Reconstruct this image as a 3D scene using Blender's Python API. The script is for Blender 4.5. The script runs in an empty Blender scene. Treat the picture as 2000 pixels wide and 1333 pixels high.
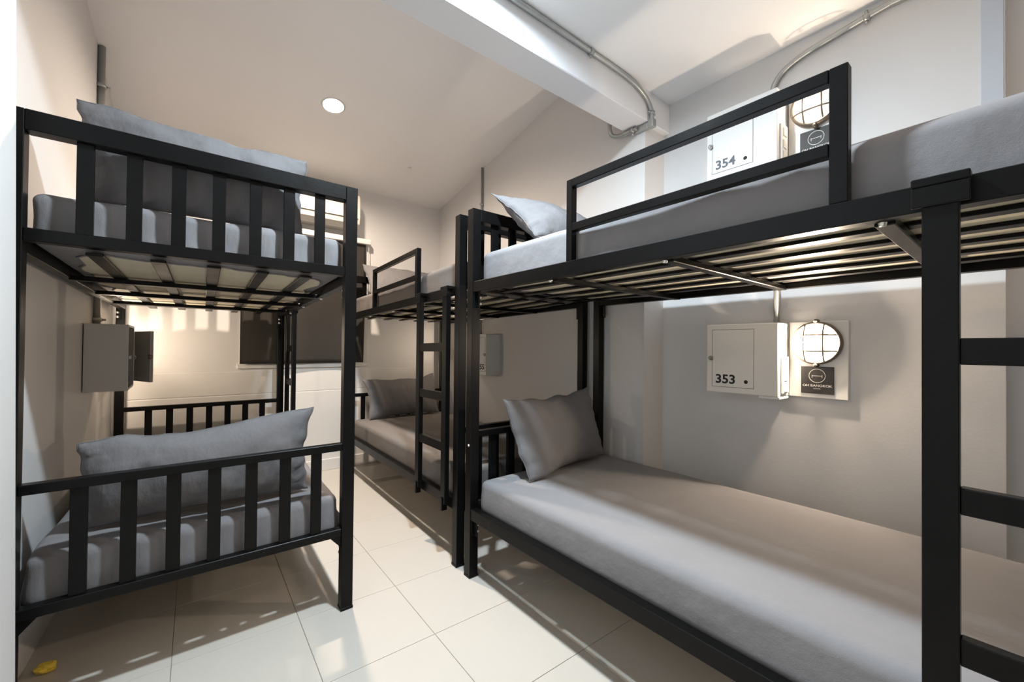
import bpy, bmesh, math, random
from mathutils import Vector, Matrix, noise

# ------------------------------------------------------------------ camera
S = bpy.context.scene
COL = S.collection
CAM_H = 1.12
cam_d = bpy.data.cameras.new('camera')
cam = bpy.data.objects.new('camera', cam_d)
COL.objects.link(cam)
F_PX, YAW, PITCH, ROLL, CY = 808.339, math.radians(38.544), math.radians(0.578), math.radians(0.548), 670.913
fw = Vector((math.sin(YAW) * math.cos(PITCH), math.cos(YAW) * math.cos(PITCH), math.sin(PITCH)))
rt0 = Vector((math.cos(YAW), -math.sin(YAW), 0))
up0 = rt0.cross(fw)
rt = rt0 * math.cos(ROLL) + up0 * math.sin(ROLL)
up = rt.cross(fw)
m = Matrix((rt, up, -fw)).transposed().to_4x4()
m.translation = (0, 0, CAM_H)
cam.matrix_world = m
cam_d.sensor_fit = 'HORIZONTAL'
cam_d.sensor_width = 36.0
cam_d.lens = F_PX / 2000.0 * 36.0
cam_d.shift_y = (CY - 666.5) / 2000.0
cam_d.clip_start = 0.02
S.camera = cam

# ------------------------------------------------------------------ world and exposure
w = bpy.data.worlds.new('world')
S.world = w
w.use_nodes = True
w.node_tree.nodes['Background'].inputs[0].default_value = (0.55, 0.6, 0.7, 1)
w.node_tree.nodes['Background'].inputs[1].default_value = 0.05
S.view_settings.view_transform = 'Standard'
S.view_settings.look = 'None'
S.view_settings.gamma = 1.0
S.view_settings.use_curve_mapping = False
S.view_settings.exposure = 0.0

# colours and strengths of the lamps (each lamp is built below)
COOL = (0.76, 0.90, 1.0)
WARM = (1.0, 0.83, 0.67)
LAMPC = (1.0, 0.83, 0.66)
P_COOL, P_DOWN, P_BACK = 2100.0, 2550.0, 150.0        # radiance of the ceiling lamp discs
P_353, P_354, P_FAR, P_LEFT = 38.0, 3.0, 7.0, 18.0    # watts of the bulbs in the wall lamps

# ------------------------------------------------------------------ materials
def mat(name, col, rough=0.6, metal=0.0, spec=0.5, noise_amt=0.0, noise_scale=8.0, bump=0.0, bump_scale=60.0,
        bump2=0.0, bump2_scale=6.0, emit=None, estr=0.0, stretch=None, rough_var=0.0):
    M = bpy.data.materials.new(name)
    M.use_nodes = True
    nt = M.node_tree
    b = nt.nodes['Principled BSDF']
    b.inputs['Base Color'].default_value = (*col, 1)
    b.inputs['Roughness'].default_value = rough
    b.inputs['Metallic'].default_value = metal
    b.inputs['Specular IOR Level'].default_value = spec
    if emit:
        b.inputs['Emission Color'].default_value = (*emit, 1)
        b.inputs['Emission Strength'].default_value = estr
    tc = nt.nodes.new('ShaderNodeTexCoord')
    mp = nt.nodes.new('ShaderNodeMapping')
    nt.links.new(tc.outputs['Object'], mp.inputs['Vector'])
    if stretch:
        mp.inputs['Scale'].default_value = stretch
    def nz(sc, det=4):
        n = nt.nodes.new('ShaderNodeTexNoise')
        n.inputs['Scale'].default_value = sc
        n.inputs['Detail'].default_value = det
        nt.links.new(mp.outputs[0], n.inputs['Vector'])
        return n
    if noise_amt:
        n = nz(noise_scale)
        mx = nt.nodes.new('ShaderNodeMixRGB')
        mx.inputs[1].default_value = (*[c * (1 - noise_amt) for c in col], 1)
        mx.inputs[2].default_value = (*[min(1, c * (1 + noise_amt)) for c in col], 1)
        nt.links.new(n.outputs['Fac'], mx.inputs[0])
        nt.links.new(mx.outputs[0], b.inputs['Base Color'])
    if rough_var:
        n = nz(noise_scale * 0.7)
        mr = nt.nodes.new('ShaderNodeMapRange')
        mr.inputs['To Min'].default_value = rough - rough_var
        mr.inputs['To Max'].default_value = rough + rough_var
        nt.links.new(n.outputs['Fac'], mr.inputs['Value'])
        nt.links.new(mr.outputs[0], b.inputs['Roughness'])
    last = None
    for amt, sc in ((bump, bump_scale), (bump2, bump2_scale)):
        if amt:
            n = nz(sc)
            bp = nt.nodes.new('ShaderNodeBump')
            bp.inputs['Strength'].default_value = amt
            bp.inputs['Distance'].default_value = 0.01
            nt.links.new(n.outputs['Fac'], bp.inputs['Height'])
            if last:
                nt.links.new(last.outputs[0], bp.inputs['Normal'])
            last = bp
    if last:
        nt.links.new(last.outputs[0], b.inputs['Normal'])
    return M

def emit_mat(name, col, strength):
    M = bpy.data.materials.new(name)
    M.use_nodes = True
    nt = M.node_tree
    nt.nodes.clear()
    o = nt.nodes.new('ShaderNodeOutputMaterial')
    e = nt.nodes.new('ShaderNodeEmission')
    e.inputs[0].default_value = (*col, 1)
    e.inputs[1].default_value = strength
    nt.links.new(e.outputs[0], o.inputs[0])
    return M

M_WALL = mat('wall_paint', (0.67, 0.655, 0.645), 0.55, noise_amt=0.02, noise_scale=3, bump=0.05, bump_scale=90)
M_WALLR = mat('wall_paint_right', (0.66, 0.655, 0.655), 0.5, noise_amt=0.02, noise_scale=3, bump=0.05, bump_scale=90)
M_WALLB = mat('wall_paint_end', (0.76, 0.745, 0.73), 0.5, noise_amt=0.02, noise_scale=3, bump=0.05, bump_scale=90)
M_CEIL = mat('ceiling_paint', (0.86, 0.855, 0.85), 0.7, noise_amt=0.01, bump=0.03, bump_scale=80)
M_BEAM = mat('beam_paint', (0.75, 0.75, 0.765), 0.6, noise_amt=0.01, bump=0.03, bump_scale=80)
M_TRIMB = mat('strip_paint_blue_grey', (0.50, 0.54, 0.60), 0.5)
M_TILE = mat('floor_tile_cream', (0.61, 0.56, 0.50), 0.22, noise_amt=0.025, noise_scale=4, rough_var=0.05)
M_GROUT = mat('grout', (0.36, 0.32, 0.27), 0.9, noise_amt=0.1)
M_METAL = mat('black_painted_steel', (0.0045, 0.0043, 0.0043), 0.34, spec=0.15, noise_amt=0.25, noise_scale=14, bump=0.04, bump_scale=120, rough_var=0.08)
M_BOLT = mat('zinc_bolt', (0.75, 0.74, 0.70), 0.3, metal=0.9)
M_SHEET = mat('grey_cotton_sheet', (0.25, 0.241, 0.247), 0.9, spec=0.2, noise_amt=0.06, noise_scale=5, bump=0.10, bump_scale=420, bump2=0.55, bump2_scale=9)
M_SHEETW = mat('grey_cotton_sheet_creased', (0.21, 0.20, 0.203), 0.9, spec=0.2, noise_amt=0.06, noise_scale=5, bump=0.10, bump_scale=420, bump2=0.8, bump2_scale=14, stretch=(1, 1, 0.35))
M_SHEETB = mat('grey_cotton_sheet_warm_shade', (0.185, 0.168, 0.158), 0.9, spec=0.2, noise_amt=0.06, noise_scale=5, bump=0.10, bump_scale=420, bump2=0.35, bump2_scale=9)  # far right bunk's grey sheet, with warm light and shade mixed into the colour
M_PILLOW = mat('grey_cotton_pillowcase', (0.165, 0.158, 0.161), 0.85, spec=0.25, noise_amt=0.05, noise_scale=5, bump=0.10, bump_scale=420, bump2=0.9, bump2_scale=11, stretch=(1.6, 1.6, 0.8))
M_TICK = mat('cream_ticking', (0.62, 0.56, 0.42), 0.8, noise_amt=0.08, noise_scale=10, bump=0.3, bump_scale=30)
M_WHITE = mat('white_enamel', (0.76, 0.755, 0.74), 0.38, noise_amt=0.01)
M_GREYBOX = mat('grey_enamel', (0.56, 0.545, 0.52), 0.42, noise_amt=0.02)
M_DARK = mat('dark_gap', (0.02, 0.02, 0.02), 0.8)
M_LINE = mat('door_gap', (0.16, 0.15, 0.14), 0.8)
M_INK = mat('black_print', (0.012, 0.012, 0.012), 0.6)
M_INKG = mat('grey_print', (0.12, 0.13, 0.15), 0.6)
M_SIGN = mat('black_sign_board', (0.022, 0.020, 0.020), 0.5)
M_PRINTW = mat('white_print', (0.82, 0.80, 0.77), 0.6)
M_RING = mat('lamp_ring_bronze', (0.13, 0.11, 0.09), 0.45, metal=0.6)
M_PIPE = mat('galvanised_conduit', (0.42, 0.43, 0.42), 0.38, metal=0.75, noise_amt=0.12, noise_scale=25, rough_var=0.1)
M_HASP = mat('steel_hasp', (0.35, 0.33, 0.30), 0.35, metal=0.9)
M_BLIND = mat('charcoal_blind_fabric', (0.085, 0.075, 0.066), 0.65, noise_amt=0.08, bump=0.08, bump_scale=300)
M_FRAME = mat('white_window_frame', (0.78, 0.76, 0.73), 0.4)
M_AC = mat('ivory_plastic', (0.74, 0.70, 0.63), 0.4)
M_YELLOW = mat('yellow_label', (0.85, 0.62, 0.08), 0.5, noise_amt=0.1)
M_CORD = mat('white_cord', (0.8, 0.77, 0.72), 0.5)
M_GLASS = mat('dark_glass', (0.02, 0.022, 0.025), 0.08)

# ------------------------------------------------------------------ helpers
def ident(p):
    return p

class MB:
    """Collects shapes into one mesh."""
    def __init__(self, fn=None):
        self.bm = bmesh.new()
        self.fn = fn or ident
    def _take(self, b):
        me = bpy.data.meshes.new('t')
        b.to_mesh(me)
        b.free()
        self.bm.from_mesh(me)
        bpy.data.meshes.remove(me)
        return self
    def box(self, a, c, bev=0.0015, seg=1):
        b = bmesh.new()
        bmesh.ops.create_cube(b, size=1.0)
        lo = [min(a[i], c[i]) for i in range(3)]
        hi = [max(a[i], c[i]) for i in range(3)]
        for v in b.verts:
            v.co = Vector([lo[i] + (v.co[i] + 0.5) * (hi[i] - lo[i]) for i in range(3)])
        d = min(hi[i] - lo[i] for i in range(3))
        if bev:
            bmesh.ops.bevel(b, geom=list(b.edges), offset=min(bev, d * 0.3), segments=seg, affect='EDGES', profile=0.5)
        for v in b.verts:
            v.co = Vector(self.fn(v.co))
        return self._take(b)
    def prism(self, pts, d):
        """closed polygon pts (3D) extruded along vector d"""
        b = bmesh.new()
        d = Vector(d)
        v0 = [b.verts.new(Vector(p)) for p in pts]
        v1 = [b.verts.new(Vector(p) + d) for p in pts]
        n = len(pts)
        b.faces.new(v0)
        b.faces.new(list(reversed(v1)))
        for i in range(n):
            b.faces.new((v0[i], v1[i], v1[(i + 1) % n], v0[(i + 1) % n]))
        bmesh.ops.recalc_face_normals(b, faces=list(b.faces))
        for v in b.verts:
            v.co = Vector(self.fn(v.co))
        return self._take(b)
    def tube(self, pts, r, n=10, cap=True):
        b = bmesh.new()
        P = [Vector(p) for p in pts]
        rings = []
        prev = None
        for i, p in enumerate(P):
            t = (P[min(i + 1, len(P) - 1)] - P[max(i - 1, 0)]).normalized()
            if prev is None:
                ref = Vector((0, 0, 1)) if abs(t.z) < 0.9 else Vector((1, 0, 0))
                nx = t.cross(ref).normalized()
            else:
                nx = (prev - t * prev.dot(t)).normalized()
            prev = nx
            ny = t.cross(nx)
            rr = r[i] if isinstance(r, (list, tuple)) else r
            rings.append([b.verts.new(p + (nx * math.cos(2 * math.pi * k / n) + ny * math.sin(2 * math.pi * k / n)) * rr) for k in range(n)])
        for i in range(len(rings) - 1):
            for k in range(n):
                f = b.faces.new((rings[i][k], rings[i][(k + 1) % n], rings[i + 1][(k + 1) % n], rings[i + 1][k]))
                f.smooth = True
        if cap:
            b.faces.new(list(reversed(rings[0])))
            b.faces.new(rings[-1])
        bmesh.ops.recalc_face_normals(b, faces=list(b.faces))
        for v in b.verts:
            v.co = Vector(self.fn(v.co))
        return self._take(b)
    def lathe(self, prof, M, n=40, smooth=True):
        """prof = [(r, h)], axis local z, placed by matrix M"""
        b = bmesh.new()
        rings = []
        for r, h in prof:
            if r < 1e-6:
                rings.append([b.verts.new(M @ Vector((0, 0, h)))])
            else:
                rings.append([b.verts.new(M @ Vector((r * math.cos(2 * math.pi * k / n), r * math.sin(2 * math.pi * k / n), h))) for k in range(n)])
        for i in range(len(rings) - 1):
            A, B = rings[i], rings[i + 1]
            for k in range(n):
                q = [A[k % len(A)], A[(k + 1) % len(A)], B[(k + 1) % len(B)], B[k % len(B)]]
                u = []
                for x in q:
                    if x not in u:
                        u.append(x)
                if len(u) > 2:
                    f = b.faces.new(u)
                    f.smooth = smooth
        bmesh.ops.recalc_face_normals(b, faces=list(b.faces))
        return self._take(b)
    def build(self, name, material, parent=None, smooth=False):
        me = bpy.data.meshes.new(name)
        self.bm.to_mesh(me)
        self.bm.free()
        if smooth:
            for p in me.polygons:
                p.use_smooth = True
        me.materials.append(material)
        o = bpy.data.objects.new(name, me)
        COL.objects.link(o)
        if parent is not None:
            o.parent = parent
            o.matrix_parent_inverse = Matrix.Translation(-parent_loc(parent))
        return o

def parent_loc(p):
    v = Vector(p.location)
    while p.parent is not None:
        p = p.parent
        v = v + Vector(p.location) if p.type == 'EMPTY' and False else v
    return v if True else v

def thing(name, label, cat, loc, group=None):
    o = bpy.data.objects.new(name, None)
    o.empty_display_size = 0.1
    o.location = loc
    COL.objects.link(o)
    o['label'] = label
    o['category'] = cat
    if group:
        o['group'] = group
    return o

def tag(o, label, cat, group=None):
    o['label'] = label
    o['category'] = cat
    if group:
        o['group'] = group
    return o

def struct(o, label=None):
    o['kind'] = 'structure'
    if label:
        o['label'] = label
    return o

def text_obj(name, s, size, M, material, parent, bold=0.0, depth=0.0004, align='LEFT', sx=1.0):
    cu = bpy.data.curves.new('txt', 'FONT')
    cu.body = s
    cu.size = size
    cu.align_x = align
    cu.offset = bold
    cu.extrude = depth
    cu.resolution_u = 4
    t = bpy.data.objects.new('txt', cu)
    COL.objects.link(t)
    bpy.context.view_layer.update()
    me = bpy.data.meshes.new_from_object(t.evaluated_get(bpy.context.evaluated_depsgraph_get()))
    bpy.data.objects.remove(t)
    me.transform(Matrix.Diagonal((sx, 1, 1, 1)))
    me.transform(M)
    me.materials.clear()
    me.materials.append(material)
    o = bpy.data.objects.new(name, me)
    COL.objects.link(o)
    o.parent = parent
    o.matrix_parent_inverse = Matrix.Translation(-parent_loc(parent))
    return o

def basis(ex, ey, ez, o):
    M = Matrix((Vector(ex), Vector(ey), Vector(ez))).transposed().to_4x4()
    M.translation = Vector(o)
    return M

# ------------------------------------------------------------------ the room
def rw(y):                     # far right wall
    return 2.10 + (y - 1.405) * 0.0195
def lw(y):                     # far left wall
    return -0.418 + (y - 1.81) * 0.0265
def slope_z(y):
    return 2.60 + 0.19 * (3.944 - y)
YB = 3.97
ZC = 2.607
XN = 2.30                      # near right wall
XL = -0.349                    # near left wall
YF = -1.6                      # wall behind the camera
YRET = 1.405

g = MB().box((-0.7, YF - 0.1, -0.12), (2.6, YB + 0.15, -0.003), 0).build('floor', M_GROUT)
struct(g, 'cream square tiled floor of the dormitory')
a = math.radians(1.07)
ca, sa = math.cos(a), math.sin(a)
TS = 0.4041
tile_me = None
for i in range(-2, 7):
    for j in range(-8, 8):
        x, y = -0.03 + TS * (i * ca + j * sa), 1.062 + TS * (-i * sa + j * ca)
        if x > 2.35 or x + TS < -0.45 or y > YB or y + TS < YF:
            continue
        if tile_me is None:
            t = MB().box((0.0011, 0.0011, -0.01), (TS - 0.0011, TS - 0.0011, 0.0), 0.0008).build('tile', M_TILE, g)
            tile_me = t.data
        else:
            t = bpy.data.objects.new('tile', tile_me)
            COL.objects.link(t)
            t.parent = g
        t.location = (x, y, 0)
        t.rotation_euler = (0, 0, -a)

def prism_obj(name, pts, d, material):
    return MB().prism(pts, d).build(name, material)

# back wall with a proud lower panel
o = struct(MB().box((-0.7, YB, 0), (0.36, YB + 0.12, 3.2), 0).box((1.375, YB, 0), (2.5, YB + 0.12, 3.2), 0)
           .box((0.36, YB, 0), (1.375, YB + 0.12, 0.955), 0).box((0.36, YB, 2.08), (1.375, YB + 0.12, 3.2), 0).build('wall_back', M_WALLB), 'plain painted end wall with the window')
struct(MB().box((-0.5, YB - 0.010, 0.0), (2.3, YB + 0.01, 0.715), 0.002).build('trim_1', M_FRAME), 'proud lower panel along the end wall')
struct(MB().box((-0.5, YB - 0.005, 0.722), (2.3, YB + 0.01, 0.902), 0.002).build('trim_2', M_FRAME), 'narrow panel strip below the window')
struct(MB().box((-0.5, YB - 0.022, 0.0), (2.3, YB, 0.10), 0.003).build('baseboard_back', M_FRAME), 'low white baseboard on the end wall')
# far left wall
struct(prism_obj('wall_left', [(lw(1.70), 1.70, 0), (lw(YB + .1), YB + .1, 0), (-0.75, YB + .1, 0), (-0.75, 1.70, 0)], (0, 0, 3.3), M_WALL), 'painted side wall beside the left bunk')
b = bmesh.new()
vs = [b.verts.new(p) for p in ((-.3354, 1.70, 0), (-.70, 1.70, 0), (-.70, YF, 0), (-.3354, YF, 0), (-.378, 1.70, 3.3), (-.70, 1.70, 3.3), (-.70, YF, 3.3), (-.378, YF, 3.3))]
for q in ((0, 1, 2, 3), (7, 6, 5, 4), (0, 4, 5, 1), (1, 5, 6, 2), (2, 6, 7, 3), (3, 7, 4, 0)):
    b.faces.new([vs[k] for k in q])
bmesh.ops.recalc_face_normals(b, faces=list(b.faces))
struct(MB()._take(b).build('wall_left_entry', M_WALL), 'bright wall edge at the left border')
# right walls
struct(prism_obj('wall_right', [(rw(YRET), YRET, 0), (rw(YB + .1), YB + .1, 0), (2.7, YB + .1, 0), (2.7, YRET, 0)], (0, 0, 3.3), M_WALL), 'painted side wall behind the far right bunk')
struct(prism_obj('wall_right_entry', [(XN, YRET + .02, 0), (XN, 0.057, 0), (2.42, 0.057, 0), (2.42, YRET + .02, 0)], (0, 0, 2.75), M_WALLR), 'grey painted wall behind the near right bunk')
struct(prism_obj('wall_right_recess', [(2.39, 0.06, 0), (2.39, YF, 0), (2.6, YF, 0), (2.6, 0.06, 0)], (0, 0, 2.75), M_WALLR), 'recessed wall at the right border')
struct(MB().box((XN - 0.004, 0.060, 1.45), (XN + 0.01, 0.115, ZC), 0.001).build('trim_3', M_TRIMB), 'pale blue grey vertical strip on the right wall')
struct(MB().box((-0.7, YF - 0.1, 0), (2.6, YF, 2.75), 0).build('wall_front', M_WALL), 'wall behind the viewer')
# ceilings and beam
struct(MB().box((-0.7, YF - 0.1, ZC), (2.6, 1.38, ZC + 0.1), 0).build('ceiling', M_CEIL), 'flat white ceiling over the near bunk')
ys0, ys1 = 1.45, YB + 0.15
DLX, DLY, DLR = 0.793, 2.999, 0.064           # recessed downlight in the sloping ceiling
SN = Vector((0, -0.19, -1)).normalized()
ey_ = SN.cross(Vector((1, 0, 0))).normalized()
b = bmesh.new()
circ = [Vector((DLX, DLY, slope_z(DLY))) + Vector((1, 0, 0)) * DLR * math.cos(2 * math.pi * k / 48) + ey_ * DLR * math.sin(2 * math.pi * k / 48) for k in range(48)]
cv = [b.verts.new(p) for p in circ]
def sv(x, y, d=0.0):
    return b.verts.new((x, y, slope_z(y) + d))
sgn_ = 1 if ey_.y > 0 else -1
yA, yZ = (ys0, ys1) if sgn_ > 0 else (ys1, ys0)
mR, mL = sv(2.7, DLY), sv(-0.7, DLY)
cAR, cAL, cZR, cZL = sv(2.7, yA), sv(-0.7, yA), sv(2.7, yZ), sv(-0.7, yZ)
b.faces.new([mR, cZR, cZL, mL] + [cv[k] for k in range(24, -1, -1)])
b.faces.new([mL, cAL, cAR, mR] + [cv[k % 48] for k in range(48, 23, -1)])
bmesh.ops.triangulate(b, faces=list(b.faces))
for f_ in b.faces:
    f_.normal_update()
    if f_.normal.z > 0:
        f_.normal_flip()
cf = MB()._take(b)
cf.prism([(-0.7, ys0, slope_z(ys0) + .09), (-0.7, ys1, slope_z(ys1) + .09), (-0.7, ys1, slope_z(ys1) + .15), (-0.7, ys0, slope_z(ys0) + .15)], (3.4, 0, 0))
struct(cf.build('ceiling_far', M_CEIL), 'sloping white ceiling over the far bunks')
struct(MB().box((-0.7, 1.372, 2.43), (2.6, 1.535, 3.25), 0.004).build('ceiling_beam', M_BEAM), 'square painted beam crossing the ceiling')

# ------------------------------------------------------------------ window, blind, air conditioner
wn = thing('window_1', 'white framed window behind the charcoal roller blind', 'window', (0.868, YB, 0.955))
wn['kind'] = 'structure'
del wn['category']
f = MB()
for a0, c0 in (((0.36, YB - .012, 2.04), (1.385, YB + .06, 2.085)), ((0.345, YB - .022, 0.928), (1.385, YB + .06, 0.966)),
               ((0.36, YB - .012, 0.966), (0.385, YB + .06, 2.04)), ((1.345, YB - .012, 0.966), (1.385, YB + .06, 2.04)), ((0.855, YB + .01, 0.966), (0.885, YB + .05, 2.04))):
    f.box(a0, c0, 0.003)
f.build('window_frame', M_FRAME, wn)
for x0, x1 in ((0.385, 0.855), (0.885, 1.345)):
    MB().box((x0, YB + .025, 0.966), (x1, YB + .032, 2.04), 0).build('pane', M_GLASS, wn)
bl = thing('roller_blind', 'charcoal roller blind drawn down over the end wall window', 'blind', (0.85, YB - .05, 0.97))
MB().box((0.345, YB - .085, 2.075), (1.385, YB - .012, 2.125), 0.008, 2).build('cassette', M_FRAME, bl)
cl = MB()
b = bmesh.new()
NX, NZ = 40, 30
gr = []
for i in range(NX + 1):
    row = []
    for k in range(NZ + 1):
        s, t = i / NX, k / NZ
        x = 0.358 + s * (1.345 - 0.358) - 0.03 * max(0, s - .8) / .2 * (1 - t) ** 2
        z = 0.968 + t * (2.085 - 0.968)
        y = YB - 0.050 - 0.010 * (1 - t) * math.sin(s * 7) - 0.05 * max(0, s - .88) / .12 * (1 - t) ** 2
        row.append(b.verts.new((x, y, z)))
    gr.append(row)
for i in range(NX):
    for k in range(NZ):
        b.faces.new((gr[i][k], gr[i + 1][k], gr[i + 1][k + 1], gr[i][k + 1])).smooth = True
bmesh.ops.solidify(b, geom=list(b.faces), thickness=0.0015)
cl._take(b)
cl.build('blind_fabric', M_BLIND, bl)
MB().tube([(1.372, YB - .055, 2.09 - k * 0.05 - 0) if k < 18 else (1.372, YB - .055, 1.19) for k in range(19)], 0.0025, 6).build('pull_cord', M_CORD, bl)

ac = thing('air_conditioner', 'ivory wall mounted air conditioner above the window', 'air conditioner', (0.85, YB, 2.2))
prof = [(YB - .001, 2.185), (YB - .14, 2.185), (YB - .19, 2.215), (YB - .205, 2.27), (YB - .205, 2.44), (YB - .185, 2.478), (YB - .001, 2.485)]
bd = MB().prism([(0.44, y, z) for y, z in prof], (0.80, 0, 0))
bmesh.ops.bevel(bd.bm, geom=list(bd.bm.edges), offset=0.006, segments=2, affect='EDGES', profile=0.5)
bd.build('body', M_AC, ac)
MB().box((0.46, YB - .208, 2.256), (1.22, YB - .202, 2.262), 0).build('louver_gap', M_DARK, ac)
MB().prism([(0.47, YB - .2065, 2.248), (0.47, YB - .197, 2.216), (0.47, YB - .150, 2.182), (0.47, YB - .146, 2.176), (0.47, YB - .203, 2.212), (0.47, YB - .213, 2.248)], (0.74, 0, 0)).build('louver', M_AC, ac)
MB().box((1.2395, YB - .16, 2.33), (1.2415, YB - .10, 2.42), 0).build('energy_label', M_YELLOW, ac)
MB().tube([(0.92, YB - .02, 2.49), (0.92, YB - .02, 2.53), (0.93, YB - .005, 2.56)], 0.012, 8).build('pipe_stub', M_PIPE, ac)

# ------------------------------------------------------------------ bunk beds
PW = 0.048
def bunk(label, org, eu, ev, W, L, zfar, guard, ladder, gp, slat_u=None):
    """u across from the aisle side, v from the head end, z up"""
    def fn(p):
        u, v, z = p
        x = org[0] + eu[0] * u + ev[0] * v
        y = org[1] + eu[1] * u + ev[1] * v
        return (x, y, z * (1 - zfar * (y - 1.81)))
    c = fn((W / 2, L / 2, 0))
    T = thing('bunk_bed', label, 'bunk bed', c, 'black steel bunk beds')
    def part(name, boxes, parent=T, material=M_METAL, bev=0.002):
        mb = MB(fn)
        for a0, c0 in boxes:
            mb.box(a0, c0, bev)
        return mb.build(name, material, parent)
    for u0 in (0, W - PW):
        for v0 in (0, L - PW):
            part('post', [((u0, v0, 0.004), (u0 + PW, v0 + PW, 1.80))])
            part('foot_cap', [((u0 - .002, v0 - .002, 0.0), (u0 + PW + .002, v0 + PW + .002, 0.012))])
    # end boards: upper and lower, at the head and at the foot
    us = [0.147 + k * 0.1135 for k in range(7)]
    for v0 in (0, L - PW):
        vm = v0 + PW / 2
        e = part('upper_end_board', [((PW, v0, 1.740), (W - PW, v0 + PW, 1.80)), ((PW, vm - .02, 1.418), (W - PW, vm + .02, 1.456))])
        for uc in us:
            part('slat', [((uc - .0195, vm - .008, 1.456), (uc + .0195, vm + .008, 1.740))], e, bev=0.001)
        e = part('lower_end_board', [((PW, vm - .018, 0.676), (W - PW, vm + .018, 0.706)), ((PW, vm - .018, 0.314), (W - PW, vm + .018, 0.346))])
        for uc in us:
            part('slat', [((uc - .0195, vm - .008, 0.346), (uc + .0195, vm + .008, 0.676))], e, bev=0.001)
        for u0, d in ((PW, 1), (W - PW, -1)):
            MB(fn).prism([(u0, vm - .012, 0.315), (u0 + d * .045, vm - .012, 0.315), (u0, vm - .012, 0.265)], (0, .024, 0)).build('gusset', M_METAL, T)
    for z0, z1 in ((1.387, 1.439), (0.281, 0.336)):
        for u0 in (0.003, W - PW):
            r = part('side_rail', [((u0, PW, z0), (u0 + .038, L - PW, z1))])
        for u0, s in ((0.0, 1), (W - PW, -1)):
            for v0, d in ((PW, 1), (L - PW, -1)):
                br = part('bracket', [((u0 + .006, v0, z0 - .075), (u0 + PW - .006, v0 + d * .005, z1)), ((u0 + .02, v0, z0 - .075), (u0 + .026, v0 + d * .03, z0))])
                for zb in (z0 - .024, z0 - .054):
                    q = fn((u0 + .038, v0 + d * .006, zb))
                    ax = Vector((ev[0] * d, ev[1] * d, 0)).normalized()
                    ex = Vector((0, 0, 1)).cross(ax)
                    MB().lathe([(0, 0.012), (.005, .0115), (.0085, .008), (.0095, .003), (.0095, 0)], basis(ex, (0, 0, 1), ax, q), 12).build('bolt', M_BOLT, br)
    # bed bases
    for zb in (1.387, 0.283):
        for vc in (0.57, 1.06, 1.55):
            part('cross_bar', [((0.041, vc - .017, zb - .006), (W - .041, vc + .017, zb + .013))])
            MB().lathe([(0, -.008), (.006, -.007), (.008, 0)], basis((1, 0, 0), (0, 1, 0), (0, 0, 1), fn((.022, vc, zb - .004))), 10).build('bolt', M_BOLT, T)
        for uc in (0.19, 0.345, 0.50, 0.655, 0.81):
            uc = uc * W
            part('base_slat', [((uc - .021, PW, zb + .013), (uc + .021, L - PW, zb + .022))])
    if guard:
        v0, v1 = guard
        gb = part('guard_rail', [((0.006, v0, 1.439), (.034, v0 + .028, 1.740)), ((0.006, v1 - .034, 1.439), (.034, v1, 1.740)),
                                 ((0.006, v0 + .028, 1.710), (.034, v1 - .034, 1.740)), ((0.006, v0 + .028, 1.548), (.034, v1 - .034, 1.576))])
    if ladder:
        v0, v1 = ladder
        ld = part('ladder', [((-.028, v0, 0.30), (.000, v0 + PW, 1.400)), ((-.028, v1 - PW, 0.30), (.000, v1, 1.400))])
        for z0 in (0.569, 0.833, 1.097):
            part('rung', [((-.026, v0 + PW, z0), (-.002, v1 - PW, z0 + .047))], ld)
        for vv in (v0, v1 - PW):
            part('hook', [((-.034, vv - .014, 1.386), (-.0275, vv + PW + .014, 1.424)), ((-.034, vv - .014, 1.424), (.02, vv + PW + .014, 1.4405))], ld)
            part('hook', [((-.030, vv + .010, 0.262), (.0, vv + .030, 0.300)), ((-.034, vv + .010, 0.262), (-.028, vv + .030, 0.33))], ld)
    # white plastic plug on the head end post
    q = fn((-0.0005, 0.03, 0.640))
    ax = Vector((-eu[0], -eu[1], 0)).normalized()
    MB().lathe([(0, .003), (.005, .0025), (.0065, 0)], basis(Vector((0, 0, 1)).cross(ax), (0, 0, 1), ax, q), 10).build('post_plug', M_PRINTW, T)
    return T, fn

bA, fA = bunk('near right black steel bunk bed with number 353 on the wall behind it', (1.099, 1.740), (1, 0), (0, -1), 0.995, 2.03, 0.0, (0.667, 1.497), (1.613, 1.94), 0)
bB, fB = bunk('far right black steel bunk bed with ladder beside the end wall', (1.160, 3.845), (0.98, 0), (-0.030, -1), 1.0, 2.03, 0.0125, (0.667, 1.497), (1.57, 1.945), 0)
bC, fC = bunk('left black steel bunk bed against the left wall, pillows at its slatted end', (0.585, 1.812), (-1, 0), (0.033, 1), 0.999, 2.03, 0.0125, None, (1.60, 1.94), 0)

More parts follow.
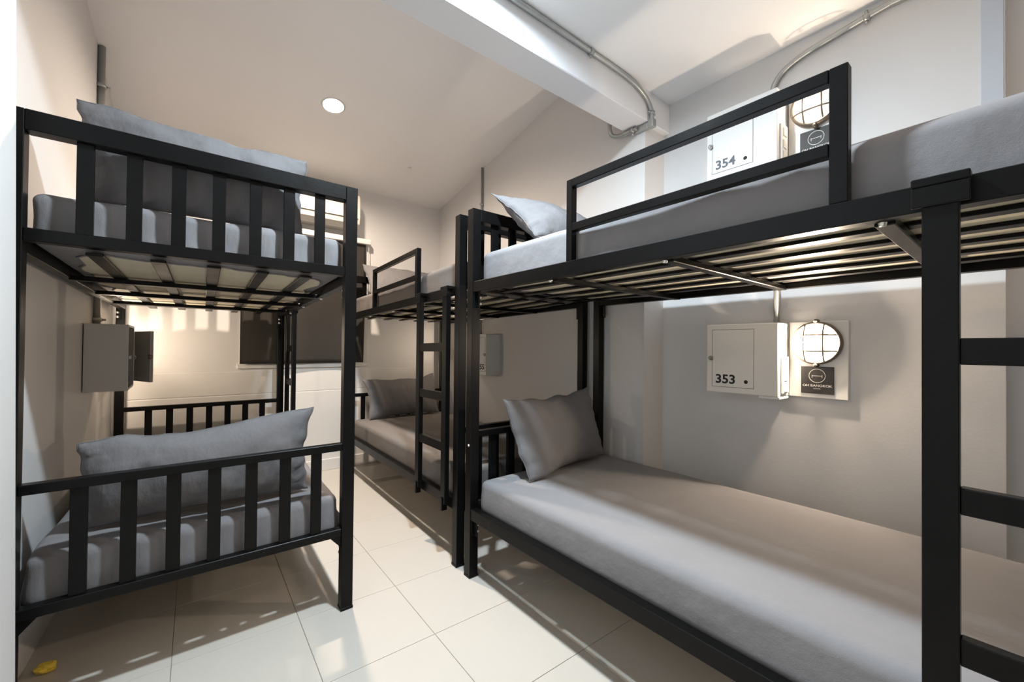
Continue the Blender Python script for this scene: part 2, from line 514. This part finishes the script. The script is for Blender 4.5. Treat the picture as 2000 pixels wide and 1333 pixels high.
# ------------------------------------------------------------------ mattresses
def mattress(label, fn, W, L, z0, z1, seed, mat_s, waves=0.004, tick=True, u0=0.045, v0=0.055, rad=0.034, puff=0.012):
    c = fn((W / 2, L / 2, z0))
    T = thing('mattress', label, 'mattress', c, 'grey sheeted mattresses')
    hu, hv, hz = (W - 2 * u0) / 2, (L - 2 * v0) / 2, (z1 - z0) / 2
    b = bmesh.new()
    bmesh.ops.create_cube(b, size=2.0)
    bmesh.ops.subdivide_edges(b, edges=list(b.edges), cuts=27, use_grid_fill=True)
    off = Vector((seed * 7.3, seed * 3.1, seed))
    for v in b.verts:
        p = Vector((v.co.x * hu, v.co.y * hv, v.co.z * hz))
        # denser sampling towards the rims
        for i, h in ((0, hu), (1, hv)):
            s = v.co[i]
            p[i] = h * math.copysign(1 - (1 - abs(s)) ** 1.5, s)
        R = Vector((rad, rad, rad * 1.0))
        q = Vector([max(-(h - rad), min(h - rad, p[i])) for i, h in enumerate((hu, hv, hz))])
        d = p - q
        if d.length > 1e-6:
            k = max(abs(d.x), abs(d.y), abs(d.z))
            p = q + d.normalized() * min(rad, d.length if k < rad * .98 else rad)
        nrm = (p - q).normalized() if (p - q).length > 1e-6 else Vector((0, 0, math.copysign(1, p.z)))
        n1 = noise.noise(Vector((p.x * 5, p.y * 5, p.z * 9)) + off)
        n2 = noise.noise(Vector((p.x * 24, p.y * 24, p.z * 6 + p.x * 8)) + off)
        side = 1 - abs(nrm.z)
        amt = waves * (n1 * 1.0 + n2 * 1.1 * side) * (0.1 if nrm.z < -.5 else 1.0)
        top = max(0, nrm.z)
        p = p + nrm * amt + Vector((0, 0, puff * top * (1 - (p.x / hu) ** 2) * (1 - (p.y / hv) ** 4)))
        v.co = Vector(fn((W / 2 + p.x, L / 2 + p.y, z0 + hz + p.z)))
    for fc in b.faces:
        fc.smooth = True
    bmesh.ops.recalc_face_normals(b, faces=list(b.faces))
    MB()._take(b).build('fitted_sheet', mat_s, T)
    if tick:
        b = bmesh.new()
        N = 96
        ring = []
        cen = b.verts.new(Vector(fn((W / 2, L / 2, z0 - .003))))
        rnd = random.Random(seed)
        ph = [rnd.uniform(0, 6.28) for _ in range(6)]
        inn = []
        for k in range(N):
            t = 2 * math.pi * k / N
            cx, sx = math.cos(t), math.sin(t)
            sq = 1 / (abs(cx) ** 8 + abs(sx) ** 8) ** (1 / 8)
            wob = 0.012 * math.sin(9 * t + ph[0]) + 0.010 * math.sin(17 * t + ph[1]) + 0.008 * math.sin(29 * t + ph[2])
            ring.append(b.verts.new(Vector(fn((W / 2 + (hu - .050 + wob) * sq * cx, L / 2 + (hv - .065 + wob) * sq * sx, z0 - .0025)))))
            inn.append(b.verts.new(Vector(fn((W / 2 + (hu - .16) * sq * cx, L / 2 + (hv - .16) * sq * sx, z0 - .0055)))))
        for k in range(N):
            b.faces.new((ring[k], ring[(k + 1) % N], inn[(k + 1) % N], inn[k])).smooth = True
            b.faces.new((inn[k], inn[(k + 1) % N], cen)).smooth = True
        bmesh.ops.recalc_face_normals(b, faces=list(b.faces))
        MB()._take(b).build('ticking_panel', M_TICK, T)
        # gathered hem of the sheet around the ticking
        h = MB()
        pts = []
        for k in range(N + 1):
            t = 2 * math.pi * k / N
            cx, sx = math.cos(t), math.sin(t)
            sq = 1 / (abs(cx) ** 8 + abs(sx) ** 8) ** (1 / 8)
            wob = 0.012 * math.sin(9 * t + ph[0]) + 0.010 * math.sin(17 * t + ph[1]) + 0.008 * math.sin(29 * t + ph[2])
            pts.append(fn((W / 2 + (hu - .048 + wob) * sq * cx, L / 2 + (hv - .063 + wob) * sq * sx, z0 - .002)))
        h.tube(pts, 0.004, 6, cap=False)
        h.build('elastic_hem', mat_s, T)
    return T

ZU0, ZU1, ZL0, ZL1 = 1.416, 1.585, 0.312, 0.472
mattress('upper mattress of the near right bunk, grey sheet above the guard rail', fA, 0.995, 2.03, ZU0, ZU1, 1, M_SHEET)
mattress('long bare lower mattress in the foreground of the near right bunk', fA, 0.995, 2.03, ZL0, ZL1, 2, M_SHEET, waves=0.003)
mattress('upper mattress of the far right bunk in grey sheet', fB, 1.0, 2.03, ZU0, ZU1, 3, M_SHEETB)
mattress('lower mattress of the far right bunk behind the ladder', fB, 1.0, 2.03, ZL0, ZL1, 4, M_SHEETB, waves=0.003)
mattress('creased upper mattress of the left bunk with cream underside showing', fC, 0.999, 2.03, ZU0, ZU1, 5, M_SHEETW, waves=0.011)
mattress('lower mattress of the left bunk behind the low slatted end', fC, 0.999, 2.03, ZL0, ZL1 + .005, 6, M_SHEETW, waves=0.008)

# ------------------------------------------------------------------ pillows
def pillow(label, wd, ht, th, M, seed, wr=0.006, bend=0.0, sag=0.0, tip=None):
    """local x = width, y = height from the bottom edge, z = thickness"""
    b = bmesh.new()
    N, K = 44, 30
    off = Vector((seed * 5.7, seed * 2.3, seed * 1.1))
    def prof(s, t):
        return (max(0, 1 - abs(s) ** 2.6) ** 0.55) * (max(0, 1 - abs(t) ** 2.4) ** 0.55)
    grids = []
    for side in (1, -1):
        gridv = []
        for i in range(N + 1):
            row = []
            for k in range(K + 1):
                s = -1 + 2 * i / N
                t = -1 + 2 * k / K
                s = math.copysign(1 - (1 - abs(s)) ** 1.35, s)
                t = math.copysign(1 - (1 - abs(t)) ** 1.35, t)
                if side == -1 and (i in (0, N) or k in (0, K)):
                    row.append(grids[0][i][k])
                    continue
                x = wd / 2 * s * (1 - 0.055 * math.cos(t * math.pi / 2))
                y = ht / 2 * t * (1 - 0.085 * math.cos(s * math.pi / 2))
                pz = prof(s, t)
                e = max(abs(s), abs(t))
                n = noise.noise(Vector((x * 9, y * 9, side * 2)) + off) * 0.7 + noise.noise(Vector((x * 21, y * 17, side * 2)) + off) * 0.45
                # gathers that run inwards from the seams
                n += 0.9 * (e ** 5) * noise.noise(Vector((s * 13, t * 11, side)) + off)
                z = side * (th / 2 * pz) + wr * n * (0.35 + 0.65 * min(1, pz * 2))
                y2 = y + ht / 2
                z += bend * (s * s) + sag * (t * t)
                x += 0.012 * noise.noise(Vector((t * 4, s * 2, 3)) + off)
                y2 += 0.014 * noise.noise(Vector((s * 3.5, t * 2, 7)) + off) * (t + 1) / 2
                if tip:
                    for (ts, tt, dx, dy, dz) in tip:
                        wgt = max(0, 1 - math.hypot(s - ts, t - tt) / 1.1) ** 2
                        x += dx * wgt
                        y2 += dy * wgt
                        z += dz * wgt
                row.append(b.verts.new(M @ Vector((x, y2, z))))
            gridv.append(row)
        grids.append(gridv)
        for i in range(N):
            for k in range(K):
                q = [gridv[i][k], gridv[i + 1][k], gridv[i + 1][k + 1], gridv[i][k + 1]]
                b.faces.new(q if side == 1 else list(reversed(q))).smooth = True
    bmesh.ops.recalc_face_normals(b, faces=list(b.faces))
    T = thing('pillow', label, 'pillow', M @ Vector((0, 0, 0)), 'grey pillows on the bunks')
    MB()._take(b).build('pillowcase', M_PILLOW, T)
    # seam piping
    ringp = [grids and None]
    mb = MB()
    pts = []
    def edge(s, t):
        x = wd / 2 * s * (1 - 0.055 * math.cos(t * math.pi / 2))
        y = ht / 2 * t * (1 - 0.085 * math.cos(s * math.pi / 2)) + ht / 2
        z = bend * (s * s) + sag * (t * t)
        x += 0.012 * noise.noise(Vector((t * 4, s * 2, 3)) + off)
        y += 0.014 * noise.noise(Vector((s * 3.5, t * 2, 7)) + off) * (t + 1) / 2
        e = 0.9 * noise.noise(Vector((s * 13, t * 11, 1)) + off) + noise.noise(Vector((x * 9, (y - ht / 2) * 9, 2)) + off) * 0.7
        z += wr * 0.35 * e
        if tip:
            for (ts, tt, dx, dy, dz) in tip:
                wgt = max(0, 1 - math.hypot(s - ts, t - tt) / 1.1) ** 2
                x += dx * wgt
                y += dy * wgt
                z += dz * wgt
        return M @ Vector((x, y, z))
    n = 30
    for k in range(n):
        pts.append(edge(-1 + 2 * k / n, -1))
    for k in range(n):
        pts.append(edge(1, -1 + 2 * k / n))
    for k in range(n):
        pts.append(edge(1 - 2 * k / n, 1))
    for k in range(n + 1):
        pts.append(edge(-1, 1 - 2 * k / n))
    mb.tube(pts, 0.0022, 5, cap=False)
    mb.build('seam', M_PILLOW, T)
    return T

def lean(px, py, pz, yaw, tilt, roll=0.0):
    """bottom edge midpoint, yaw of the width axis, tilt back from vertical (towards local -z), roll in the pillow plane"""
    return (Matrix.Translation((px, py, pz)) @ Matrix.Rotation(yaw, 4, 'Z') @ Matrix.Rotation(math.radians(90) - tilt, 4, 'X') @ Matrix.Rotation(roll, 4, 'Z'))
R_ = math.radians
# left bunk: stood up behind the slatted end, faces the viewer
pillow('wrinkled pillow standing on the upper mattress of the left bunk', 0.68, 0.332, 0.15, lean(0.065, 1.975, 1.590, R_(0), R_(-4), R_(-1)), 1, wr=0.020, tip=[(-1, 1, -0.02, 0.0, 0.0), (1, 1, 0.0, 0.0, 0)])
pillow('pillow standing on the lower mattress of the left bunk behind the slats', 0.71, 0.332, 0.16, lean(0.085, 1.995, 0.490, R_(0), R_(-3), 0), 2, wr=0.013, tip=[(1, 1, 0.02, 0.03, 0.0), (-0.2, 1, 0, -0.015, 0), (-1, 1, 0.0, -0.035, 0)])
# near right bunk: at the far end, leaning on the end board
pillow('plump pillow leaning at the head of the foreground lower mattress', 0.68, 0.385, 0.15, lean(1.60, 1.535, 0.490, R_(4), R_(15), R_(1)), 3, wr=0.012, tip=[(-0.75, -1, 0.05, -0.012, 0.05), (-1, 1, -0.02, 0.01, 0), (1, 1, -0.02, 0.02, 0)])
pillow('pale lit pillow on the upper mattress of the near right bunk', 0.68, 0.36, 0.18, lean(1.57, 1.395, 1.625, R_(2), R_(48), R_(1)), 4, wr=0.016, tip=[(-1, 1, -0.03, 0.03, 0)])
# far right bunk
pillow('grey pillow on the upper mattress of the far right bunk', 0.66, 0.36, 0.14, lean(1.60, 3.56, 1.575, R_(0), R_(38), 0), 5, wr=0.006)
pillow('grey pillow at the far end of the far right lower mattress', 0.70, 0.355, 0.14, lean(1.640, 3.64, 0.475, R_(1), R_(14), R_(0)), 6, wr=0.006, tip=[(-1, 1, -0.03, 0.0, 0), (1, 1, -0.02, 0.03, 0)])

# ------------------------------------------------------------------ lockers, boards, lamps, signs
def locker(label, wallx, y0, y1, z0, d, number, material, sgn, ink, sockets=True, door_open=0.0, mirror=False):
    """wall box; sgn = -1 when it stands out towards -x (right wall), +1 on the left wall"""
    h = 0.345
    T = thing('locker_box', label, 'locker', (wallx, (y0 + y1) / 2, z0), 'wall lockers')
    xf = wallx + sgn * d
    th = 0.012
    xa, xb = wallx, xf
    if door_open:
        bm_ = MB()
        bm_.box((xa, y0, z0), (xb, y0 + th, z0 + h), .001).box((xa, y1 - th, z0), (xb, y1, z0 + h), .001)
        bm_.box((xa, y0 + th, z0), (xb, y1 - th, z0 + th), .001).box((xa, y0 + th, z0 + h - th), (xb, y1 - th, z0 + h), .001)
        bm_.box((xa, y0 + th, z0 + th), (xa + sgn * .006, y1 - th, z0 + h - th), 0)
        bm_.build('body', material, T)
    else:
        MB().box((xa, y0, z0), (xb, y1, z0 + h), 0.003).build('body', material, T)
    ya, yb = y0 + 0.105, y1 - 0.03          # door outline
    za, zb = z0 + 0.030, z0 + h - 0.028
    if mirror:
        ya, yb = y0 + 0.012, y1 - 0.105
    if not door_open:
        e = 0.0022
        gap = MB()
        for a0, c0 in (((ya - e, za - e), (yb + e, za)), ((ya - e, zb), (yb + e, zb + e)), ((ya - e, za), (ya, zb)), ((yb, za), (yb + e, zb))):
            gap.box((xf - sgn * .004, a0[0], a0[1]), (xf + sgn * .0004, c0[0], c0[1]), 0)
        gap.build('door_gap', M_LINE, T)
        dr = MB().box((xf - sgn * .002, ya, za), (xf + sgn * .0012, yb, zb), 0.0006).build('door', material, T)
        # number, readable from the aisle: runs from +y towards -y on the right wall
        M = basis((0, -1, 0), (0, 0, 1), (-1, 0, 0), (xf - .0014, ya + .006 if mirror else yb - .015, za + .018))
        text_obj('number', number, 0.062, M, ink, dr, bold=0.0016, sx=1.08, align='RIGHT' if mirror else 'LEFT')
        MB().lathe([(0, .0006), (.009, .0006), (.009, 0)], basis((0, 1, 0), (0, 0, 1), (-1, 0, 0), (xf - .0013, yb - .034 if mirror else ya + .034, za + .030)), 20).build('finger_hole', M_INK, dr)
        yh = ya - .008 if mirror else yb
        hs = MB().box((xf - .004, yh - .004, z0 + h * .47), (xf, yh + .012, z0 + h * .53), .001)
        hs.tube([(xf - .010 - .004 * math.cos(t * math.pi / 6), yh + .006 + .009 * math.sin(t * math.pi / 6), z0 + h * .5 + .010 * math.cos(t * math.pi / 6)) for t in range(13)], .0022, 6)
        hs.build('hasp', M_HASP, dr)
    else:
        hinge = Vector((xf, y1 - .006, 0))
        c, s = math.cos(door_open), math.sin(door_open)
        ln = (y1 - y0) * 0.60
        def fd(p):                            # p.x along the door from the hinge, p.y thickness
            return (hinge.x + p[0] * s + p[1] * c, hinge.y - p[0] * c + p[1] * s, p[2])
        dr = MB(fd).box((0, 0, za), (ln, .012, zb), .001).build('door', material, T)
        MB(fd).box((ln - .018, -.002, za), (ln, .014, zb), .001).build('door_edge', material, dr)
        zc = (za + zb) / 2
        hs = MB(fd).box((ln - .015, -.006, zc - .014), (ln + .006, -.002, zc + .014), .001)
        hs.tube([fd_(t, ln, zc) for t in range(13)], .003, 6)
        hs.build('hasp', M_HASP, dr)
        hb = MB().box((xf, y0 + .01, zc - .010), (xf + .012, y0 + .02, zc + .010), .001)
        hb.tube([(xf + .018 + .010 * math.cos(t * math.pi / 6), y0 + .015, zc + .012 * math.sin(t * math.pi / 6)) for t in range(13)], .003, 6)
        hb.build('staple', M_HASP, T)
    if sockets:
        # switch and outlets on the side that faces the lamp board
        MB().box((wallx + sgn * .045, y0 - .010, z0 + .015), (wallx + sgn * .120, y0, z0 + .185), .002).build('socket_plate', M_WHITE, T)
        for zz in (0.040, 0.092, 0.148):
            MB().box((wallx + sgn * .060, y0 - .014, z0 + zz - .018), (wallx + sgn * .105, y0 - .009, z0 + zz + .018), .002).build('socket', M_AC, T)
        MB().box((wallx + sgn * .03, y0 - .004, z0 - .012), (wallx + sgn * .145, y0 + .085, z0), .002).build('bottom_lip', material, T)
    return T

def fd_(t, ln, zc):
    a_ = t * math.pi / 6
    return (ln + .016 + .011 * math.cos(a_), -.004, zc + .011 * math.sin(a_))

def lit_glass():
    Mg = emit_mat('lit_lamp_glass', (1.0, 0.91, 0.80), 1.25)
    nt = Mg.node_tree
    e = nt.nodes['Emission']
    tr = nt.nodes.new('ShaderNodeBsdfTransparent')
    tr.inputs[0].default_value = (0.95, 0.93, 0.90, 1)
    ad = nt.nodes.new('ShaderNodeAddShader')
    nt.links.new(tr.outputs[0], ad.inputs[0])
    nt.links.new(e.outputs[0], ad.inputs[1])
    nt.links.new(ad.outputs[0], nt.nodes['Material Output'].inputs[0])
    return Mg
M_LAMPGLASS = lit_glass()
M_CUP = mat('black_glare_liner', (0.002, 0.002, 0.002), 1.0, spec=0.0)  # for the added cup that soaks up bulb light so the cage shows
def lamp_set(where, wallx, yc, zc, sgn, power, sign=True):
    """white mounting board, round caged bulkhead lamp, black sign"""
    n = Vector((sgn, 0, 0))
    bd = tag(MB().box((wallx, yc - .113, zc - .252), (wallx + sgn * .020, yc + .113, zc + .100), 0.002).build('lamp_board', M_WHITE),
             'white lamp mounting board ' + where, 'board', 'lamp boards')
    x0 = wallx + sgn * .0205
    T = thing('bulkhead_lamp', 'lit round caged bulkhead lamp ' + where, 'lamp', (x0, yc, zc), 'bulkhead lamps')
    M = basis((0, 1, 0), (0, 0, 1), n, (x0, yc, zc)) if sgn > 0 else basis((0, -1, 0), (0, 0, 1), n, (x0, yc, zc))
    MB().lathe([(.060, 0), (.093, 0), (.098, .006), (.098, .026), (.094, .033), (.086, .033), (.084, .024), (.060, .004)], M, 48).build('ring', M_RING, T)
    MB().lathe([(.0835, .022), (.080, .034), (.068, .048), (.048, .058), (.024, .063), (0, .0645)], M, 40).build('glass', M_LAMPGLASS, T)
    MB().lathe([(0, .002), (.078, .002), (.0815, .010), (.0815, .021)], M, 40).build('glare_cup', M_CUP, T)
    ld = bpy.data.lights.new('bulb', 'POINT')
    ld.energy = power
    ld.color = LAMPC
    ld.shadow_soft_size = 0.016
    lo = bpy.data.objects.new('bulb', ld)
    COL.objects.link(lo)
    lo.location = M @ Vector((0, 0, .044))
    lo.parent = T
    lo.matrix_parent_inverse = Matrix.Translation(-Vector(T.location))
    def dome(x, y):
        r = math.hypot(x, y)
        return .034 + .036 * math.sqrt(max(0, 1 - (r / .092) ** 2))
    for o_ in (-.036, .036):
        for ax in (0, 1):
            L_ = math.sqrt(.090 ** 2 - o_ ** 2)
            pts = []
            for k in range(13):
                q = -L_ + 2 * L_ * k / 12
                x, y = (q, o_) if ax == 0 else (o_, q)
                pts.append(M @ Vector((x, y, dome(x, y))))
            MB().tube(pts, .0032, 8).build('cage_bar', M_RING, T)
    for s in (-1, 1):
        MB().lathe([(0, .036), (.008, .035), (.009, .02), (.009, .0)], M @ Matrix.Translation((0, s * .101, 0)), 12).build('screw_lug', M_RING, T)
    if sign:
        sg = thing('sign', 'square black hostel sign with bed logo ' + where, 'sign', (x0, yc, zc - .17), 'hostel signs')
        xs = x0 + sgn * .001
        pl = MB().box((x0, yc - .063, zc - .232), (x0 + sgn * .004, yc + .063, zc - .108), .0006).build('sign_plate', M_SIGN, sg)
        Ms = basis((0, -1, 0), (0, 0, 1), (-1, 0, 0), (x0 - .0044, yc, zc - .17))
        lg = MB()
        lg.tube([Ms @ Vector((.031 * math.cos(t * math.pi / 20), .020 + .031 * math.sin(t * math.pi / 20), 0)) for t in range(41)], .0013, 6, cap=False)
        lg.tube([Ms @ Vector(p) for p in ((-.019, .010, 0), (-.019, .019, 0), (-.016, .0195, 0), (.016, .0195, 0), (.019, .019, 0), (.019, .010, 0))], .0012, 6)
        lg.tube([Ms @ Vector(p) for p in ((-.019, .019, 0), (-.020, .023, 0), (-.0175, .0215, 0))], .0012, 6)
        lg.tube([Ms @ Vector(p) for p in ((.019, .019, 0), (.020, .023, 0), (.0175, .0215, 0))], .0012, 6)
        lg.build('logo', M_PRINTW, sg)
        text_obj('lettering', 'OH BANGKOK', 0.0150, Ms @ Matrix.Translation((0, -.030, 0)), M_PRINTW, sg, bold=0.0002, align='CENTER', sx=1.12)
        text_obj('lettering', 'HOSTEL', 0.0072, Ms @ Matrix.Translation((0, -.041, 0)), M_PRINTW, sg, align='CENTER', sx=1.1)
    return T

# near right bunk: lower 353, upper 354
locker('white wall locker numbered 353 above the foreground mattress', XN, 0.728, 1.060, 0.902, 0.15, '353', M_WHITE, -1, M_INK)
lamp_set('above the foreground lower mattress', XN, 0.612, 1.153, -1, P_353)
locker('white wall locker numbered 354 seen through the guard rail', XN, 0.735, 1.065, 2.002, 0.15, '354', M_WHITE, -1, M_INKG)
lamp_set('seen through the guard rail', XN, 0.618, 2.253, -1, P_354)
# far right bunk: 355 below
locker('white wall locker numbered 355 half hidden by the bunk posts', rw(3.0), 2.83, 3.165, 0.885, 0.155, '355', M_WHITE, -1, M_INK, sockets=False, mirror=True)
lamp_set('behind the posts of the far right bunk', rw(3.45), 3.42, 1.13, -1, P_FAR, sign=False)
# left bunk
locker('grey wall locker with its door standing open by the left bunk', lw(3.1), 2.93, 3.26, 0.875, 0.165, '', M_GREYBOX, 1, M_INK, sockets=False, door_open=R_(24))
lamp_set('behind the open grey locker', lw(3.5), 3.50, 1.13, 1, P_LEFT, sign=False)

# ------------------------------------------------------------------ conduits
def smooth_path(P, n=8):
    P = [Vector(p) for p in P]
    out = []
    for i in range(len(P) - 1):
        p0, p1, p2, p3 = P[max(i - 1, 0)], P[i], P[i + 1], P[min(i + 2, len(P) - 1)]
        for k in range(n):
            t = k / n
            out.append(0.5 * ((2 * p1) + (p2 - p0) * t + (2 * p0 - 5 * p1 + 4 * p2 - p3) * t * t + (3 * p1 - p0 - 3 * p2 + p3) * t ** 3))
    out.append(P[-1])
    return out

def conduit(label, P, r, clamps=(), boxes=(), straight=False):
    T = thing('conduit', label, 'conduit', P[-1], 'steel conduits')
    MB().tube(P if straight else smooth_path(P), r, 12).build('pipe', M_PIPE, T)
    for (p, d) in clamps:
        p = Vector(p)
        d = Vector(d).normalized()
        MB().tube([p - d * .010, p + d * .010], r * 1.35, 12).build('clamp', M_PIPE, T)
        ref = Vector((0, 0, 1)) if abs(d.z) < .9 else Vector((0, 1, 0))
        q = d.cross(ref).normalized()
        if abs(d.z) < .9:
            q = Vector((0, 0, 1))
        for s in (-1, 1):
            MB().tube([p + q * s * r * 1.2, p + q * s * (r * 2.3)], .006, 8).build('clamp_ear', M_PIPE, T)
    for (a0, c0) in boxes:
        MB().box(a0, c0, .004, 2).build('elbow_box', M_PIPE, T)
    return T

rc = 0.0125
yb_ = 1.372 - rc - .002
conduit('steel conduit bending down the face of the ceiling beam to an elbow', [(0.2, yb_, 2.590), (1.0, yb_, 2.590), (1.55, yb_, 2.590), (1.78, yb_, 2.590), (1.93, yb_, 2.578), (2.03, yb_, 2.545), (2.085, yb_, 2.495), (2.093, yb_, 2.445), (2.093, yb_, 2.42)], rc,
        clamps=[((1.565, yb_, 2.590), (1, 0, 0)), ((2.093, yb_, 2.475), (0, 0, 1))], boxes=[((2.075, yb_ - .018, 2.392), (2.112, yb_ + .018, 2.440)), ((2.077, yb_ + .018, 2.394), (2.110, 1.46, 2.428))])
conduit('steel conduit looping under the ceiling beam and up behind it', [(2.070, 1.44, 2.413), (2.068, 1.50, 2.413), (2.062, 1.56, 2.413), (2.045, 1.598, 2.425), (2.030, 1.606, 2.46), (2.028, 1.606, 2.55), (2.028, 1.606, 2.75)], rc,
        clamps=[((2.070, 1.47, 2.413), (0, 1, 0))])
xn_ = XN - rc - .002
conduit('steel conduit along the right wall bending down to the upper lamp', [(xn_, -0.6, 2.583), (xn_, 0.10, 2.583), (xn_, 0.34, 2.571), (xn_, 0.57, 2.540), (xn_, 0.68, 2.520), (xn_, 0.757, 2.485), (xn_, 0.797, 2.43), (xn_, 0.803, 2.37), (xn_, 0.803, 2.345)], rc,
        clamps=[((xn_, 0.44, 2.557), (0, 1, -.12))], boxes=[((xn_ - .014, 0.24, 2.555), (xn_ + .014, 0.365, 2.590))])
conduit('straight steel conduit running down to the top of locker 353', [(xn_, 0.782, 1.95), (xn_, 0.782, 1.247)], rc, straight=True)
xf_ = rw(3.12) - rc - .002
conduit('thin vertical conduit on the far right wall above locker 355', [(xf_, 3.12, slope_z(3.12)), (xf_, 3.12, 1.23)], 0.011, clamps=[((xf_, 3.12, 2.42), (0, 0, 1))], straight=True)
xl_ = lw(3.17) + rc + .004
conduit('vertical conduit on the left wall down to the grey locker', [(xl_, 3.17, slope_z(3.17)), (xl_, 3.17, 1.22)], 0.016, clamps=[((xl_, 3.17, 2.53), (0, 0, 1)), ((xl_, 3.17, 1.25), (0, 0, 1))], straight=True)

# ------------------------------------------------------------------ ceiling lights
def downlight(label, p, nrm, r, col, power, aim):
    n = Vector(nrm).normalized()
    ex = Vector((1, 0, 0))
    ey = n.cross(ex).normalized()
    M = basis(ex, ey, n, p)
    T = thing('downlight', label, 'ceiling light', p, 'round downlights')
    MB().lathe([(r * 1.02, -.002), (r * 1.22, -.002), (r * 1.22, .006), (r * 1.12, .016), (r * 1.04, .016), (r * 1.02, .004)], M, 40).build('trim_ring', M_FRAME, T)
    an = Vector(aim).normalized()
    Ma = basis(ex, an.cross(ex).normalized(), an, Vector(p) + n * .015)
    MB().lathe([(0, 0), (r, 0)], Ma, 40).build('diffuser', emit_mat('downlight_glow', col, power), T)
    return T

T = thing('downlight', 'bright round recessed downlight in the sloping ceiling', 'ceiling light', (DLX, DLY, slope_z(DLY)), 'round downlights')
Md = basis((1, 0, 0), ey_, SN, (DLX, DLY, slope_z(DLY)))
MB().lathe([(DLR * .99, -.002), (DLR * .99, .003), (DLR * 1.05, .005), (DLR * 1.2, .003), (DLR * 1.22, .0)], Md, 48).build('trim_ring', M_FRAME, T)
MB().lathe([(DLR * .995, .002), (DLR * .97, -.02), (DLR * .86, -.040), (DLR * .86, -.07), (0, -.07)], Md, 48).build('reflector', M_WHITE, T)
ga = Vector((0.10, 0.22, -1)).normalized()         # gimbal aimed towards the end wall
Mg_ = basis((1, 0, 0), ga.cross(Vector((1, 0, 0))).normalized(), ga, Vector((DLX, DLY, slope_z(DLY))) - SN * .022)
MB().lathe([(0, 0), (DLR * .84, 0)], Mg_, 48).build('diffuser', emit_mat('downlight_glow', WARM, P_DOWN), T)
downlight('round downlight in the flat ceiling behind the viewer', Vector((1.15, -0.60, ZC - .001)), Vector((0, 0, -1)), 0.066, (1.0, 0.70, 0.44), P_BACK, (0, 0, -1))

LX, LY = 0.76, 1.08
T = thing('ceiling_lamp', 'cool white round lamp under the flat ceiling in front of the beam', 'ceiling light', (LX, LY, ZC))
Ml = basis((1, 0, 0), (0, 1, 0), (0, 0, 1), (LX, LY, ZC))
MB().lathe([(0, 0), (.062, 0), (.066, -.010), (.066, -.048), (.060, -.050), (.057, -.046)], Ml, 32).build('housing', M_WHITE, T)
MB().lathe([(0, -.047), (.057, -.047)], Ml, 32).build('diffuser', emit_mat('lamp_glow', COOL, P_COOL), T)

# small things
o = tag(MB().lathe([(0, -.012), (.012, -.012), (.016, -.006), (.016, 0)], basis((1, 0, 0), (0, 1, 0), (0, 0, 1), (1.55, 3.42, slope_z(3.42))), 16).build('ceiling_plug', M_CEIL), 'tiny white plug in the sloping ceiling', 'plug')
b = bmesh.new()
bmesh.ops.create_icosphere(b, subdivisions=3, radius=0.022)
for v in b.verts:
    k = 1 + 0.5 * noise.noise(v.co * 70)
    v.co = Vector((v.co.x * k * 1.3, v.co.y * k, (v.co.z + .022) * k * 0.6))
    v.co += Vector((-0.345, 2.09, 0.001))
tag(MB()._take(b).build('wrapper', M_YELLOW), 'crumpled yellow wrapper on the floor under the left bunk', 'wrapper')
